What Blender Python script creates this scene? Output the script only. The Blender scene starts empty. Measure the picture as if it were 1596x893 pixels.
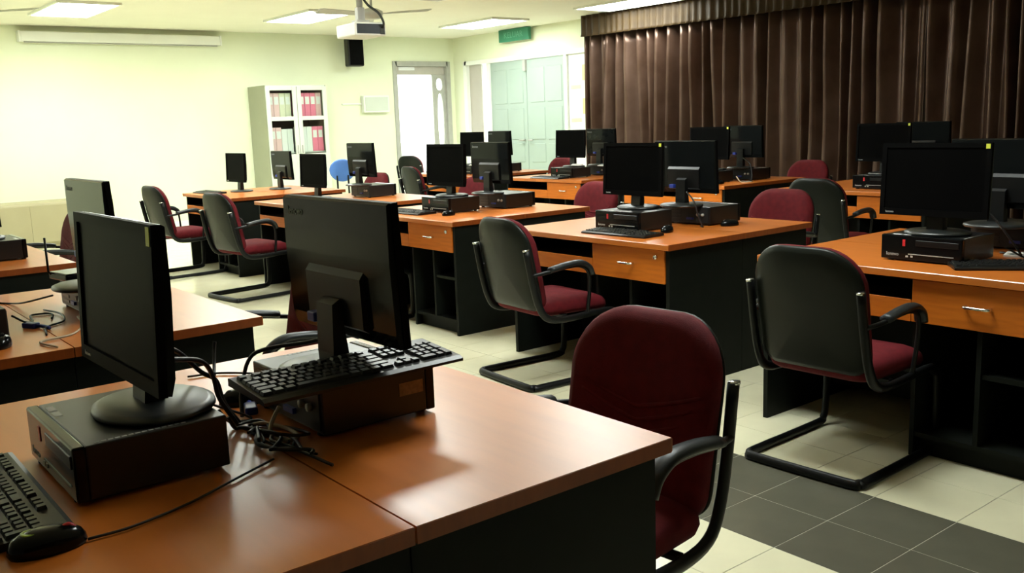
import bpy, bmesh, math, random
from mathutils import Vector, Matrix
random.seed(7)
R = math.radians
scene = bpy.context.scene
COL = scene.collection

# ------------------------------------------------------------------ camera
CAM_H, F_PX, PITCH, ROLL, YAW = 1.3738, 1466.08, 0.1748, -0.0358, -0.8994
cd = bpy.data.cameras.new('camera'); cam = bpy.data.objects.new('camera', cd); COL.objects.link(cam)
cd.sensor_width = 36.0; cd.lens = F_PX * 36.0 / 1596.0; cd.clip_start = 0.02; cd.clip_end = 200
fw = Vector((math.sin(YAW) * math.cos(PITCH), math.cos(YAW) * math.cos(PITCH), -math.sin(PITCH)))
r0 = Vector((math.cos(YAW), -math.sin(YAW), 0)); u0 = r0.cross(fw)
rr = r0 * math.cos(ROLL) + u0 * math.sin(ROLL); uu = u0 * math.cos(ROLL) - r0 * math.sin(ROLL)
m = Matrix.Identity(4)
for i in range(3):
    m[i][0], m[i][1], m[i][2] = rr[i], uu[i], -fw[i]
m[2][3] = CAM_H
cam.matrix_world = m
scene.camera = cam

# ------------------------------------------------------------------ world, exposure
w = bpy.data.worlds.new('daylight'); scene.world = w; w.use_nodes = True
bg = w.node_tree.nodes['Background']; bg.inputs[0].default_value = (0.93, 1.0, 0.97, 1); bg.inputs[1].default_value = 3.0
LAMP = 19.0
vs = scene.view_settings
vs.view_transform = 'Standard'; vs.look = 'None'; vs.gamma = 1.0; vs.exposure = 0.78; vs.use_curve_mapping = False

# ------------------------------------------------------------------ materials
def mat(name, col, rough=0.5, col2=None, scale=8.0, stretch=(1, 1, 1), spec=0.5, metal=0.0, bump=0.0, bscale=60.0,
        sheen=0.0, coat=0.0, emit=None, estr=0.0, lo=0.35, hi=0.65, trans=0.0):
    M = bpy.data.materials.new(name); M.use_nodes = True
    nt = M.node_tree; b = nt.nodes['Principled BSDF']
    b.inputs['Base Color'].default_value = (*col, 1); b.inputs['Roughness'].default_value = rough
    b.inputs['Specular IOR Level'].default_value = spec; b.inputs['Metallic'].default_value = metal
    if sheen: b.inputs['Sheen Weight'].default_value = sheen; b.inputs['Sheen Roughness'].default_value = 0.4
    if coat: b.inputs['Coat Weight'].default_value = coat; b.inputs['Coat Roughness'].default_value = 0.12
    if trans: b.inputs['Transmission Weight'].default_value = trans
    if emit: b.inputs['Emission Color'].default_value = (*emit, 1); b.inputs['Emission Strength'].default_value = estr
    tc = nt.nodes.new('ShaderNodeTexCoord'); mp = nt.nodes.new('ShaderNodeMapping'); mp.inputs['Scale'].default_value = stretch
    nt.links.new(tc.outputs['Object'], mp.inputs['Vector'])
    if col2 is None: col2 = tuple(c * 0.9 for c in col)
    n = nt.nodes.new('ShaderNodeTexNoise'); n.inputs['Scale'].default_value = scale; n.inputs['Detail'].default_value = 4
    nt.links.new(mp.outputs[0], n.inputs['Vector'])
    cr = nt.nodes.new('ShaderNodeValToRGB'); cr.color_ramp.elements[0].position = lo; cr.color_ramp.elements[1].position = hi
    cr.color_ramp.elements[0].color = (*col, 1); cr.color_ramp.elements[1].color = (*col2, 1)
    nt.links.new(n.outputs['Fac'], cr.inputs[0]); nt.links.new(cr.outputs[0], b.inputs['Base Color'])
    if bump:
        n2 = nt.nodes.new('ShaderNodeTexNoise'); n2.inputs['Scale'].default_value = bscale
        nt.links.new(mp.outputs[0], n2.inputs['Vector'])
        bp = nt.nodes.new('ShaderNodeBump'); bp.inputs['Strength'].default_value = bump; bp.inputs['Distance'].default_value = 0.01
        nt.links.new(n2.outputs['Fac'], bp.inputs['Height']); nt.links.new(bp.outputs[0], b.inputs['Normal'])
    return M

MT = dict(
    wood=mat('cherry laminate', (0.56, 0.155, 0.018), 0.31, (0.50, 0.135, 0.015), 4, (0.8, 6, 0.8), spec=1.0),
    edge=mat('cherry edge band', (0.30, 0.065, 0.009), 0.36, (0.25, 0.052, 0.007), 6, (2, 10, 2)),
    front=mat('cherry drawer front', (0.58, 0.150, 0.009), 0.5, (0.49, 0.122, 0.007), 5, (1.2, 12, 12), spec=0.3),
    panel=mat('charcoal board', (0.0085, 0.010, 0.008), 0.5, (0.007, 0.0085, 0.0065), 12, spec=0.1),
    black=mat('black plastic', (0.005, 0.0055, 0.0055), 0.36, (0.004, 0.0045, 0.0045), 20, spec=0.35),
    gloss=mat('glossy black plastic', (0.005, 0.0055, 0.0055), 0.16, (0.004, 0.0045, 0.0045), 10, spec=0.2),
    satin=mat('satin black shell', (0.006, 0.007, 0.007), 0.12, (0.005, 0.006, 0.006), 10, spec=0.15),
    screen=mat('dark lcd glass', (0.003, 0.003, 0.003), 0.30, (0.0025, 0.0025, 0.0025), 4, spec=0.008),
    bezel=mat('matt black bezel', (0.004, 0.004, 0.004), 0.4, (0.0035, 0.0035, 0.0035), 10, spec=0.012),
    basem=mat('monitor base plastic', (0.010, 0.012, 0.012), 0.36, (0.008, 0.010, 0.010), 20, spec=0.7),
    steel=mat('black steel case', (0.008, 0.009, 0.009), 0.34, (0.006, 0.007, 0.007), 30, spec=0.5),
    key=mat('keycaps', (0.010, 0.011, 0.011), 0.38, (0.008, 0.009, 0.009), 40),
    shell=mat('chair back shell', (0.011, 0.013, 0.010), 0.36, (0.009, 0.011, 0.0085), 8, spec=0.18, bump=0.05, bscale=300),
    red=mat('maroon fabric', (0.115, 0.005, 0.009), 0.85, (0.09, 0.0035, 0.007), 30, bump=0.15, bscale=400, spec=0.25),
    tube=mat('black enamel tube', (0.006, 0.0065, 0.0065), 0.42, (0.005, 0.0055, 0.0055), 12, spec=0.25),
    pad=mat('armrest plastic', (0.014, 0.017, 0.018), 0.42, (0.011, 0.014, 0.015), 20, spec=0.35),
    chrome=mat('chrome', (0.75, 0.75, 0.72), 0.22, metal=1.0),
    wall=mat('cream wall paint', (0.78, 0.82, 0.62), 0.7, (0.76, 0.80, 0.60), 2),
    ceil=mat('ceiling paint', (0.80, 0.78, 0.66), 0.8, (0.78, 0.76, 0.64), 2),
    tile=mat('cream floor tile', (0.74, 0.71, 0.50), 0.22, (0.70, 0.67, 0.47), 6),
    gtile=mat('grey floor tile', (0.105, 0.102, 0.074), 0.22, (0.096, 0.093, 0.068), 7),
    grout=mat('grout', (0.40, 0.385, 0.29), 0.7),
    curtain=mat('brown satin curtain', (0.125, 0.074, 0.052), 0.33, (0.078, 0.041, 0.025), 3, metal=0.45),
    heading=mat('brown curtain heading', (0.050, 0.030, 0.011), 0.55, (0.038, 0.022, 0.008), 6, spec=0.2),
    mint=mat('pale grey-green door paint', (0.34, 0.42, 0.37), 0.5, (0.325, 0.40, 0.355), 3),
    white=mat('white paint', (0.82, 0.84, 0.78), 0.5, (0.80, 0.82, 0.76), 3),
    grey=mat('grey aluminium', (0.42, 0.42, 0.38), 0.45, (0.38, 0.38, 0.34), 10),
    beige=mat('grey-beige render', (0.50, 0.47, 0.42), 0.8, (0.47, 0.44, 0.39), 4),
    cab=mat('pale grey cabinet paint', (0.60, 0.64, 0.56), 0.45, (0.58, 0.62, 0.54), 3),
    cabshade=mat('cabinet paint in painted shade', (0.34, 0.355, 0.25), 0.5, (0.32, 0.335, 0.235), 3),  # cabinet paint darkened: shade on the sides put into the colour
    dark=mat('dark recess', (0.02, 0.025, 0.02), 0.7),
    pink=mat('pink binder', (0.88, 0.24, 0.36), 0.5, (0.84, 0.21, 0.33), 5),
    palepink=mat('pale pink binder', (0.85, 0.56, 0.56), 0.5, (0.82, 0.53, 0.53), 5),
    cream=mat('cream binder', (0.78, 0.76, 0.58), 0.5, (0.74, 0.72, 0.55), 5),
    paper=mat('white paper', (0.85, 0.86, 0.84), 0.6, (0.82, 0.83, 0.81), 5),
    yellow=mat('yellow sticker', (0.62, 0.68, 0.06), 0.5, (0.55, 0.60, 0.05), 20),
    lime=mat('lime emblem', (0.42, 0.60, 0.03), 0.4),
    tan=mat('tan label', (0.34, 0.22, 0.10), 0.6, (0.22, 0.14, 0.06), 90),
    blue=mat('blue plastic', (0.02, 0.045, 0.32), 0.4),
    bluechair=mat('blue chair plastic', (0.07, 0.20, 0.62), 0.5),
    redmark=mat('red mark', (0.55, 0.02, 0.03), 0.4),
    logo=mat('pale grey print', (0.45, 0.47, 0.46), 0.5),
    dimlogo=mat('dim grey print', (0.20, 0.225, 0.225), 0.4),
    cable=mat('black cable', (0.012, 0.012, 0.012), 0.5),
    bcable=mat('beige cable', (0.46, 0.36, 0.24), 0.5),
    green=mat('green sign', (0.03, 0.22, 0.12), 0.45, (0.025, 0.19, 0.10), 6),
    signtext=mat('pale sign lettering', (0.12, 0.38, 0.25), 0.5),
    lamp=mat('lit diffuser', (0.9, 0.9, 0.9), 0.5, emit=(0.93, 1.0, 0.95), estr=LAMP),
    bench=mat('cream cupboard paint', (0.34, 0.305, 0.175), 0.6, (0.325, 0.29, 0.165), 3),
    projector=mat('white projector case', (0.70, 0.72, 0.66), 0.4, (0.68, 0.70, 0.64), 5),
    fan=mat('grey fan enamel', (0.46, 0.47, 0.42), 0.45, (0.44, 0.45, 0.40), 5),
    yprint=mat('yellow poster print', (0.80, 0.72, 0.30), 0.6), pprint=mat('pink poster print', (0.80, 0.52, 0.42), 0.6),
)
def glass_mat():
    M = bpy.data.materials.new('clear glass'); M.use_nodes = True; nt = M.node_tree
    nt.nodes.remove(nt.nodes['Principled BSDF']); out = nt.nodes['Material Output']
    t = nt.nodes.new('ShaderNodeBsdfTransparent'); g = nt.nodes.new('ShaderNodeBsdfGlossy'); g.inputs['Roughness'].default_value = 0.05
    t.inputs[0].default_value = (0.94, 0.97, 0.95, 1)
    mx = nt.nodes.new('ShaderNodeMixShader'); mx.inputs[0].default_value = 0.08
    nt.links.new(t.outputs[0], mx.inputs[1]); nt.links.new(g.outputs[0], mx.inputs[2]); nt.links.new(mx.outputs[0], out.inputs[0])
    return M
MT['glass'] = glass_mat()

# ------------------------------------------------------------------ mesh helpers
class MB:
    def __init__(s): s.v = []; s.f = []; s.mi = []; s.sm = []
    def add(s, verts, faces, mi=0, smooth=False):
        o = len(s.v); s.v += [tuple(v) for v in verts]
        for f in faces: s.f.append([i + o for i in f]); s.mi.append(mi); s.sm.append(smooth)
        return s
    def box(s, x0, x1, y0, y1, z0, z1, bev=0.0, mi=0, seg=2):
        bm = bmesh.new(); bmesh.ops.create_cube(bm, size=1)
        for v in bm.verts:
            v.co = Vector(((x0 + x1) / 2 + v.co.x * (x1 - x0), (y0 + y1) / 2 + v.co.y * (y1 - y0), (z0 + z1) / 2 + v.co.z * (z1 - z0)))
        if bev: bmesh.ops.bevel(bm, geom=bm.edges[:], offset=bev, segments=seg, affect='EDGES', profile=0.5)
        bm.verts.index_update()
        s.add([v.co[:] for v in bm.verts], [[v.index for v in f.verts] for f in bm.faces], mi); bm.free()
        return s
    def tube(s, pts, r, n=8, mi=0, sub=6, closed=False, rz=None, caps=True):
        P = smooth_path(pts, sub, closed); k = len(P); rz = rz or r
        T = []
        for i in range(k):
            a = P[(i - 1) % k] if (i or closed) else P[0]; b = P[(i + 1) % k] if (i < k - 1 or closed) else P[-1]
            t = (b - a); T.append(t.normalized() if t.length > 1e-9 else Vector((0, 0, 1)))
        ref = Vector((0, 0, 1)) if abs(T[0].z) < 0.9 else Vector((1, 0, 0))
        V = []
        for i in range(k):
            side = ref - T[i] * ref.dot(T[i])
            if side.length < 1e-4: side = Vector((1, 0, 0)) - T[i] * T[i].x
            side.normalize(); ref = side; other = T[i].cross(side)
            for j in range(n):
                a = 2 * math.pi * j / n
                V.append(P[i] + side * (math.cos(a) * rz) + other * (math.sin(a) * r))
        F = []
        for i in range(k if closed else k - 1):
            for j in range(n):
                F.append([i * n + j, i * n + (j + 1) % n, ((i + 1) % k) * n + (j + 1) % n, ((i + 1) % k) * n + j])
        if caps and not closed: F += [list(range(n))[::-1], [(k - 1) * n + j for j in range(n)]]
        s.add(V, F, mi, True); return s
    def lathe(s, prof, n=24, mi=0, c=(0, 0, 0), sx=1.0, sy=1.0):
        V = []; F = []
        for (r, z) in prof:
            for j in range(n):
                a = 2 * math.pi * j / n; V.append((c[0] + r * math.cos(a) * sx, c[1] + r * math.sin(a) * sy, c[2] + z))
        for i in range(len(prof) - 1):
            for j in range(n): F.append([i * n + j, i * n + (j + 1) % n, (i + 1) * n + (j + 1) % n, (i + 1) * n + j])
        F += [list(range(n))[::-1], [(len(prof) - 1) * n + j for j in range(n)]]
        s.add(V, F, mi, True); return s
    def pillow(s, outline, rings, fn, mi=0):
        # outline: 2-D points; rings: (scale, offset) from the back centre to the front centre
        cx = sum(p[0] for p in outline) / len(outline); cy = sum(p[1] for p in outline) / len(outline); n = len(outline)
        V = []; F = []
        for sc, off in rings:
            for (a, b) in outline: V.append(fn(cx + (a - cx) * sc, cy + (b - cy) * sc, off))
        for i in range(len(rings) - 1):
            for j in range(n): F.append([i * n + j, i * n + (j + 1) % n, (i + 1) * n + (j + 1) % n, (i + 1) * n + j])
        F += [list(range(n))[::-1], [(len(rings) - 1) * n + j for j in range(n)]]
        s.add(V, F, mi, True); return s
    def prism(s, poly, a, b, axis='x', mi=0, smooth=False):
        n = len(poly)
        mk = {'x': lambda t, p: (t, p[0], p[1]), 'y': lambda t, p: (p[0], t, p[1]), 'z': lambda t, p: (p[0], p[1], t)}[axis]
        V = [mk(a, p) for p in poly] + [mk(b, p) for p in poly]
        F = [[j, (j + 1) % n, n + (j + 1) % n, n + j] for j in range(n)]
        s.add(V, F, mi, smooth); s.add(V, [list(range(n))[::-1], [n + j for j in range(n)]], mi); return s
    def mesh(s, name, mats):
        me = bpy.data.meshes.new(name); me.from_pydata(s.v, [], s.f)
        for k in (mats if isinstance(mats, (list, tuple)) else [mats]): me.materials.append(MT[k])
        me.polygons.foreach_set('material_index', s.mi); me.polygons.foreach_set('use_smooth', s.sm)
        bm = bmesh.new(); bm.from_mesh(me); bmesh.ops.recalc_face_normals(bm, faces=bm.faces); bm.to_mesh(me); bm.free()
        return me
    def build(s, name, mats, parent=None, loc=None):
        return link(name, s.mesh(name, mats), parent, loc)
def smooth_path(pts, sub, closed=False):
    P = [Vector(p) for p in pts]
    if sub <= 1 or len(P) < 3: return P
    out = []; n = len(P)
    for i in range(n if closed else n - 1):
        p0 = P[(i - 1) % n] if (i or closed) else P[0] * 2 - P[1]
        p1, p2 = P[i], P[(i + 1) % n]
        p3 = P[(i + 2) % n] if (i + 2 < n or closed) else p2 * 2 - p1
        for k in range(sub):
            t = k / sub
            out.append(0.5 * (2 * p1 + (p2 - p0) * t + (2 * p0 - 5 * p1 + 4 * p2 - p3) * t * t + (3 * p1 - p0 - 3 * p2 + p3) * t ** 3))
    if not closed: out.append(P[-1])
    return out
def rrect(x0, x1, y0, y1, r, n=6, rt=None):
    # rounded rectangle outline; rt: radius of the upper corners
    rt = rt or r; out = []
    for (cx, cy, rad, a0) in ((x1 - r, y0 + r, r, -90), (x1 - rt, y1 - rt, rt, 0), (x0 + rt, y1 - rt, rt, 90), (x0 + r, y0 + r, r, 180)):
        for k in range(n + 1):
            a = R(a0 + 90 * k / n); out.append((cx + rad * math.cos(a), cy + rad * math.sin(a)))
    return out
def link(name, data, parent=None, loc=None):
    o = bpy.data.objects.new(name, data); COL.objects.link(o)
    if parent is not None: o.parent = parent
    if loc is not None: o.location = loc
    return o
def tag(o, label, cat, group=None):
    o['label'] = label; o['category'] = cat
    if group: o['group'] = group
    return o
def thing(name, label, cat, loc=(0, 0, 0), rz=0.0, group=None):
    o = bpy.data.objects.new(name, None); COL.objects.link(o); o.empty_display_size = 0.1
    o.location = loc; o.rotation_euler = (0, 0, rz)
    return tag(o, label, cat, group)
KIDS = {}
def kids(o):
    return [c for c in bpy.data.objects if c.parent == o]
def dup(root, loc, rz, label, group=None, name=None):
    def cp(o, par):
        c = o.copy(); COL.objects.link(c); c.parent = par
        for ch in kids(o): cp(ch, c)
        return c
    r = cp(root, None); r.location = loc; r.rotation_euler = (0, 0, rz); r['label'] = label
    if group: r['group'] = group
    return r
def struct(o): o['kind'] = 'structure'; return o
def text_mesh(txt, size, depth=0.0006):
    c = bpy.data.curves.new('lettering', 'FONT'); c.body = txt; c.size = size; c.extrude = depth; c.align_x = 'CENTER'; c.align_y = 'CENTER'
    c.resolution_u = 2
    o = bpy.data.objects.new('lettering', c); COL.objects.link(o)
    dg = bpy.context.evaluated_depsgraph_get(); me = bpy.data.meshes.new_from_object(o.evaluated_get(dg))
    bpy.data.objects.remove(o); bpy.data.curves.remove(c); me.name = 'lettering'
    return me
def text_obj(me, matname, parent, loc, rot, name='lettering'):
    if not me.materials: me.materials.append(MT[matname])
    o = link(name, me, parent, loc); o.rotation_euler = rot; return o

# ------------------------------------------------------------------ room shell
XW, YW, HC = -13.71, 9.77, 2.80
XR, YN = 3.2, -4.5
T = 0.297
GX, GY = -1.70, 2.382     # a tile joint in x, the start of the grey band in y
fl = struct(MB().box(XW - 0.15, XR + 0.15, YN - 0.15, YW + 0.15, -0.12, -0.0012).build('floor', 'grout'))
def tile_mesh(k): 
    return MB().box(-T / 2 + 0.0017, T / 2 - 0.0017, -T / 2 + 0.0017, T / 2 - 0.0017, -0.004, 0.0, 0.0006, seg=1).mesh('tile', k)
TM = {'tile': tile_mesh('tile'), 'gtile': tile_mesh('gtile')}
i0, i1 = math.floor((XW - GX) / T) + 1, math.floor((XR - GX) / T)
j0, j1 = math.floor((YN - GY) / T) + 1, math.floor((YW - GY) / T)
rest = MB(); near = []
for i in range(i0, i1):
    for j in range(j0, j1):
        x, y = GX + (i + 0.5) * T, GY + (j + 0.5) * T
        g = j in (0, 1) and i >= -3
        d = math.hypot(x + 1.75, (y - 2.75) * 1.25)
        if y > 1.5 and -4.9 < x < -0.7 and y < 3.95: near.append((d, x, y, g))
        else: rest.add([(x + a * (T / 2 - .0017), y + b * (T / 2 - .0017), 0.0) for a, b in ((-1, -1), (1, -1), (1, 1), (-1, 1))] , [[0, 1, 2, 3]], 1 if g else 0)
near.sort()
for k, (d, x, y, g) in enumerate(near):
    if k < 295: link('tile', TM['gtile' if g else 'tile'], fl, (x, y, 0))
    else: rest.add([(x + a * (T / 2 - .0017), y + b * (T / 2 - .0017), 0.0) for a, b in ((-1, -1), (1, -1), (1, 1), (-1, 1))], [[0, 1, 2, 3]], 1 if g else 0)
# border strips up to the walls
rest.box(XW, GX + i0 * T, YN, YW, -0.006, -0.0005); rest.box(GX + i1 * T, XR, YN, YW, -0.006, -0.0005)
rest.box(GX + i0 * T, GX + i1 * T, GY + j1 * T, YW, -0.006, -0.0005); rest.box(GX + i0 * T, GX + i1 * T, YN, GY + j0 * T, -0.006, -0.0005)
tf = rest.build('tile_field', ['tile', 'gtile'], fl); tf['kind'] = 'stuff'

struct(MB().box(XW - 0.15, XR + 0.15, YN - 0.15, YW + 0.15, HC, HC + 0.12).build('ceiling', 'ceil'))
D1A, D1B, DH = 8.57, 9.63, 2.36          # doorway in the left wall
D2A, D2B = -13.38, -10.30                # doorway in the back wall
struct(MB().box(XW - 0.15, XW, YN - 0.15, D1A, 0, HC).box(XW - 0.15, XW, D1B, YW, 0, HC).box(XW - 0.15, XW, D1A, D1B, DH, HC).build('wall_left', 'wall'))
struct(MB().box(XW, D2A, YW, YW + 0.15, 0, HC).box(D2B, XR + 0.15, YW, YW + 0.15, 0, HC).box(D2A, D2B, YW, YW + 0.15, DH, HC).build('wall_back', 'wall'))
struct(MB().box(XR, XR + 0.15, YN, YW, 0, HC).build('wall_right', 'heading'))
struct(MB().box(XW, XR + 0.15, YN - 0.15, YN, 0, HC).build('wall_near', 'beige'))
bl = MB().box(XW, XW + 0.012, YN, D1A - 0.06, 0, 0.10, 0.002).build('baseboard_left', 'white'); struct(bl)

# doorway in the left wall: grey frame, transom, ornamental side panel with round and long openings
d1 = struct(MB().box(XW - 0.15, XW + 0.02, D1A - 0.05, D1A + 0.03, 0, DH + 0.05, 0.004).box(XW - 0.15, XW + 0.02, D1B - 0.03, D1B + 0.05, 0, DH + 0.05, 0.004)
     .box(XW - 0.15, XW + 0.02, D1A, D1B, DH - 0.03, DH + 0.05, 0.004).build('door_1', 'grey'))
MB().box(XW - 0.10, XW - 0.06, D1A + 0.03, D1B - 0.03, 2.19, 2.33, 0.004).build('transom', 'beige', d1)
MB().box(XW - 0.062, XW - 0.05, D1A + 0.10, D1A + 0.42, 2.265, 2.32, 0.003).build('painted_reflection', 'paper', d1)  # white patch painting a light fixture's reflection onto the transom
def pierced_panel():
    x0, x1, y0, y1, z0, z1 = XW - 0.07, XW - 0.035, D1B - 0.30, D1B - 0.03, 0.0, 2.19
    holes = [((y0 + y1) / 2 + 0.01, 2.03, 0.062, 0.10), ((y0 + y1) / 2 + 0.015, 1.38, 0.062, 0.50)]
    mb = MB(); zs = [z0, 0.80, 1.905, z1]
    mb.box(x0, x1, y0, y1, z0, 0.80)
    # each pierced field: a ring of quads between the rectangle and an elliptic hole
    for (cy, cz, ry, rz), (za, zb) in zip(holes, ((1.905, z1), (0.80, 1.905))):
        A = [2 * math.pi * (k + 0.5) / 32 for k in range(32)] + [math.atan2(zz - cz, yy - cy) % (2 * math.pi) for yy in (y0, y1) for zz in (za, zb)]
        A.sort(); n = len(A); V = []; F = []
        for a in A:
            c, s_ = math.cos(a), math.sin(a)
            e = (cy + ry * (abs(c) ** 0.8) * (1 if c > 0 else -1), cz + rz * (abs(s_) ** 0.8) * (1 if s_ > 0 else -1))
            t = min(((y1 - cy) if c > 0 else (cy - y0)) / max(abs(c), 1e-6), ((zb - cz) if s_ > 0 else (cz - za)) / max(abs(s_), 1e-6))
            q = (cy + c * t, cz + s_ * t)
            V += [(x0, *e), (x0, *q), (x1, *e), (x1, *q)]
        for k in range(n):
            b, d = 4 * k, 4 * ((k + 1) % n)
            F += [[b, b + 1, d + 1, d], [b + 2, d + 2, d + 3, b + 3], [b, d, d + 2, b + 2], [b + 1, b + 3, d + 3, d + 1]]
        mb.add(V, F)
    return mb
pierced_panel().build('pierced_panel', 'grey', d1)
pw = MB().box(XW - 1.75, XW - 1.62, 5.5, 13.5, -0.1, 1.02).build('trim_1', 'white'); struct(pw)      # parapet of the gallery outside
struct(MB().box(XW - 1.75, XW - 0.15, 5.5, 13.5, -0.12, -0.01).build('trim_2', 'beige'))             # gallery floor outside

# wide doorway in the back wall: side light, double door, notice panel
d2 = struct(MB().box(D2A - 0.03, D2A + 0.06, YW - 0.02, YW + 0.15, 0, DH + 0.03, 0.004).box(D2B - 0.05, D2B + 0.03, YW - 0.02, YW + 0.15, 0, DH + 0.03, 0.004)
     .box(D2A, D2B, YW - 0.02, YW + 0.15, DH - 0.04, DH + 0.03, 0.004).box(-12.76, -12.69, YW - 0.015, YW + 0.12, 0, DH - 0.04, 0.004)
     .box(-10.84, -10.78, YW - 0.015, YW + 0.12, 0, DH - 0.04, 0.004).build('door_2', 'white'))
MB().box(-13.32, -12.98, YW + 0.05, YW + 0.09, 0, DH - 0.04, 0.003).build('blind_panel', 'beige', d2)
MB().box(-12.98, -12.76, YW + 0.06, YW + 0.07, 0.0, DH - 0.04).build('pane', 'glass', d2)
MB().box(-10.78, D2B - 0.05, YW + 0.03, YW + 0.07, 0, DH - 0.04, 0.003).build('notice_panel', 'white', d2)
for k, (xa, xb) in enumerate(((-12.69, -11.77), (-11.76, -10.84))):
    lf = MB().box(xa, xb, YW + 0.02, YW + 0.06, 0.01, DH - 0.045, 0.003).build('door_leaf', 'mint', d2)
    for (za, zb) in ((0.12, 0.60), (0.70, 1.0), (1.06, 1.56), (1.64, 2.18)):
        for (u0_, u1_) in ((0.09, 0.43), (0.50, 0.84)):
            MB().box(xa + u0_, xa + u1_, YW + 0.012, YW + 0.024, za, zb, 0.006, seg=1).build('panel', 'mint', lf)
    MB().tube([(xb - 0.06 if k == 0 else xa + 0.06, YW + 0.02, 1.05), (xb - 0.06 if k == 0 else xa + 0.06, YW - 0.03, 1.05), (xb - 0.16 if k == 0 else xa + 0.16, YW - 0.03, 1.05)], 0.012, sub=1).build('door_handle', 'grey', lf)
MB().box(-11.80, -11.74, YW - 0.03, YW + 0.02, 2.14, 2.31, 0.006).build('door_bolt', 'grey', d2)
MB().box(D2A - 1.2, D2B + 0.8, YW + 1.7, YW + 1.8, -0.1, 1.0).build('trim_3', 'white')['kind'] = 'structure'

# ------------------------------------------------------------------ curtains
def curtain(x0, x1, seed, label, amp=0.15):
    rnd = random.Random(seed); root = thing('window_curtain', label, 'curtain', ((x0 + x1) / 2, YW - 0.21, 0.03), group='brown curtains along the back wall')
    L = x1 - x0; xs = [-L / 2]
    while xs[-1] < L / 2: xs.append(xs[-1] + rnd.uniform(0.045, 0.135))
    xs[-1] = L / 2; n = len(xs)
    dep = [(1 if k % 2 else -1) * amp * rnd.uniform(0.35, 1.15) for k in range(n)]
    shift = [rnd.uniform(-0.075, 0.075) for _ in range(n)]; mid = [rnd.uniform(0.45, 1.15) for _ in range(n)]
    NZ = 14; H0, H1 = 0.0, 2.50; V = []; F = []; S = 5
    cols = (n - 1) * S + 1
    for iz in range(NZ + 1):
        v = iz / NZ; z = H0 + (H1 - H0) * v
        for c in range(cols):
            k, t = divmod(c, S); t /= S
            if k == n - 1: k, t = n - 2, 1.0
            e = 0.6 * (0.5 - 0.5 * math.cos(math.pi * t)) + 0.4 * t
            def q(a): 
                am = dep[a] * (1 - 0.25 * v ** 2) * (1 - (1 - mid[a]) * math.sin(math.pi * min(1, v * 1.1)) ** 2)
                return xs[a] + shift[a] * (1 - v) * 0.9, am
            xa, da = q(k); xb, db = q(k + 1)
            V.append((max(-L / 2, min(L / 2, xa + (xb - xa) * t)), da + (db - da) * e, z))
    for iz in range(NZ):
        for c in range(cols - 1): F.append([iz * cols + c, iz * cols + c + 1, (iz + 1) * cols + c + 1, (iz + 1) * cols + c])
    mb = MB().add(V, F, 0, True); d = mb.build('drape', 'curtain', root)
    so = d.modifiers.new('cloth thickness', 'SOLIDIFY'); so.thickness = 0.004
    V = []; F = []; n2 = int(L / 0.022); 
    for iz, z in enumerate((2.47, 2.50, 2.60, 2.70, 2.76)):
        for c in range(n2 + 1):
            x = -L / 2 + L * c / n2; V.append((x, -0.135 - 0.022 * math.sin(c * 1.15 + math.sin(c * 0.21)) * (1.1 if iz < 2 else 0.7) - (0.012 if iz == 0 else 0), z))
    for iz in range(4):
        for c in range(n2): a = iz * (n2 + 1) + c; F.append([a, a + 1, a + n2 + 2, a + n2 + 1])
    h = MB().add(V, F, 0, True).build('pleated_heading', 'heading', root)
    so = h.modifiers.new('cloth thickness', 'SOLIDIFY'); so.thickness = 0.004
curtain(-10.08, -6.95, 3, 'brown satin curtain beside the pale double doors')
curtain(-6.94, -5.0, 11, 'brown satin curtain in dark shade, middle of the curtain wall', 0.15)
curtain(-4.99, 0.2, 23, 'brown satin curtain at the right edge behind the rightmost back-row desks')

# ------------------------------------------------------------------ ceiling lights
def ceiling_light(x, y, label, lit=True):
    t = thing('ceiling_light', label, 'light', (x, y, HC), group='recessed ceiling lights')
    fr = MB(); a, b = 0.66, 0.34
    fr.box(-a, a, -b, -b + 0.03, -0.03, 0.0, 0.003).box(-a, a, b - 0.03, b, -0.03, 0.0, 0.003).box(-a, -a + 0.03, -b + .03, b - .03, -0.03, 0.0, 0.003).box(a - 0.03, a, -b + .03, b - .03, -0.03, 0.0, 0.003)
    fr.build('frame', 'white', t)
    MB().box(-a + 0.03, a - 0.03, -b + 0.03, b - 0.03, -0.022, -0.001).build('diffuser', 'lamp' if lit else 'paper', t)
LIGHTS = [(-11.7, 3.09, 'lit ceiling light above the screen housing, top left', 1), (-11.45, 5.9, 'lit ceiling light left of the hanging projector', 1),
          (-11.35, 8.65, 'lit ceiling light right of the projector, near the room corner', 1), (-8.75, 9.0, 'lit ceiling light beside the curtain top', 1),
          (-8.75, 6.2, 'unlit ceiling light behind the ceiling fan', 0),
          (-11.7, 0.3, 'lit ceiling light left of the frame along the left wall', 1), (-11.7, -2.5, 'lit ceiling light far left of the frame in the near corner', 1),
          (-8.7, 0.3, 'unlit ceiling light over the left end of the nearest row', 0), (-9.0, 3.5, 'lit ceiling light over the left middle-row desks', 1),
          (-5.75, 3.4, 'lit ceiling light over the third middle-row desk pair', 1), (-5.4, 7.8, 'unlit ceiling light over the second back-row desk pair', 0),
          (-5.75, 5.5, 'lit ceiling light over the gap between middle and back rows', 1), (-2.5, 2.75, 'lit ceiling light over the aisle right of centre', 1)]
for x, y, lb, on in LIGHTS: ceiling_light(x, y, lb, on)

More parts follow.
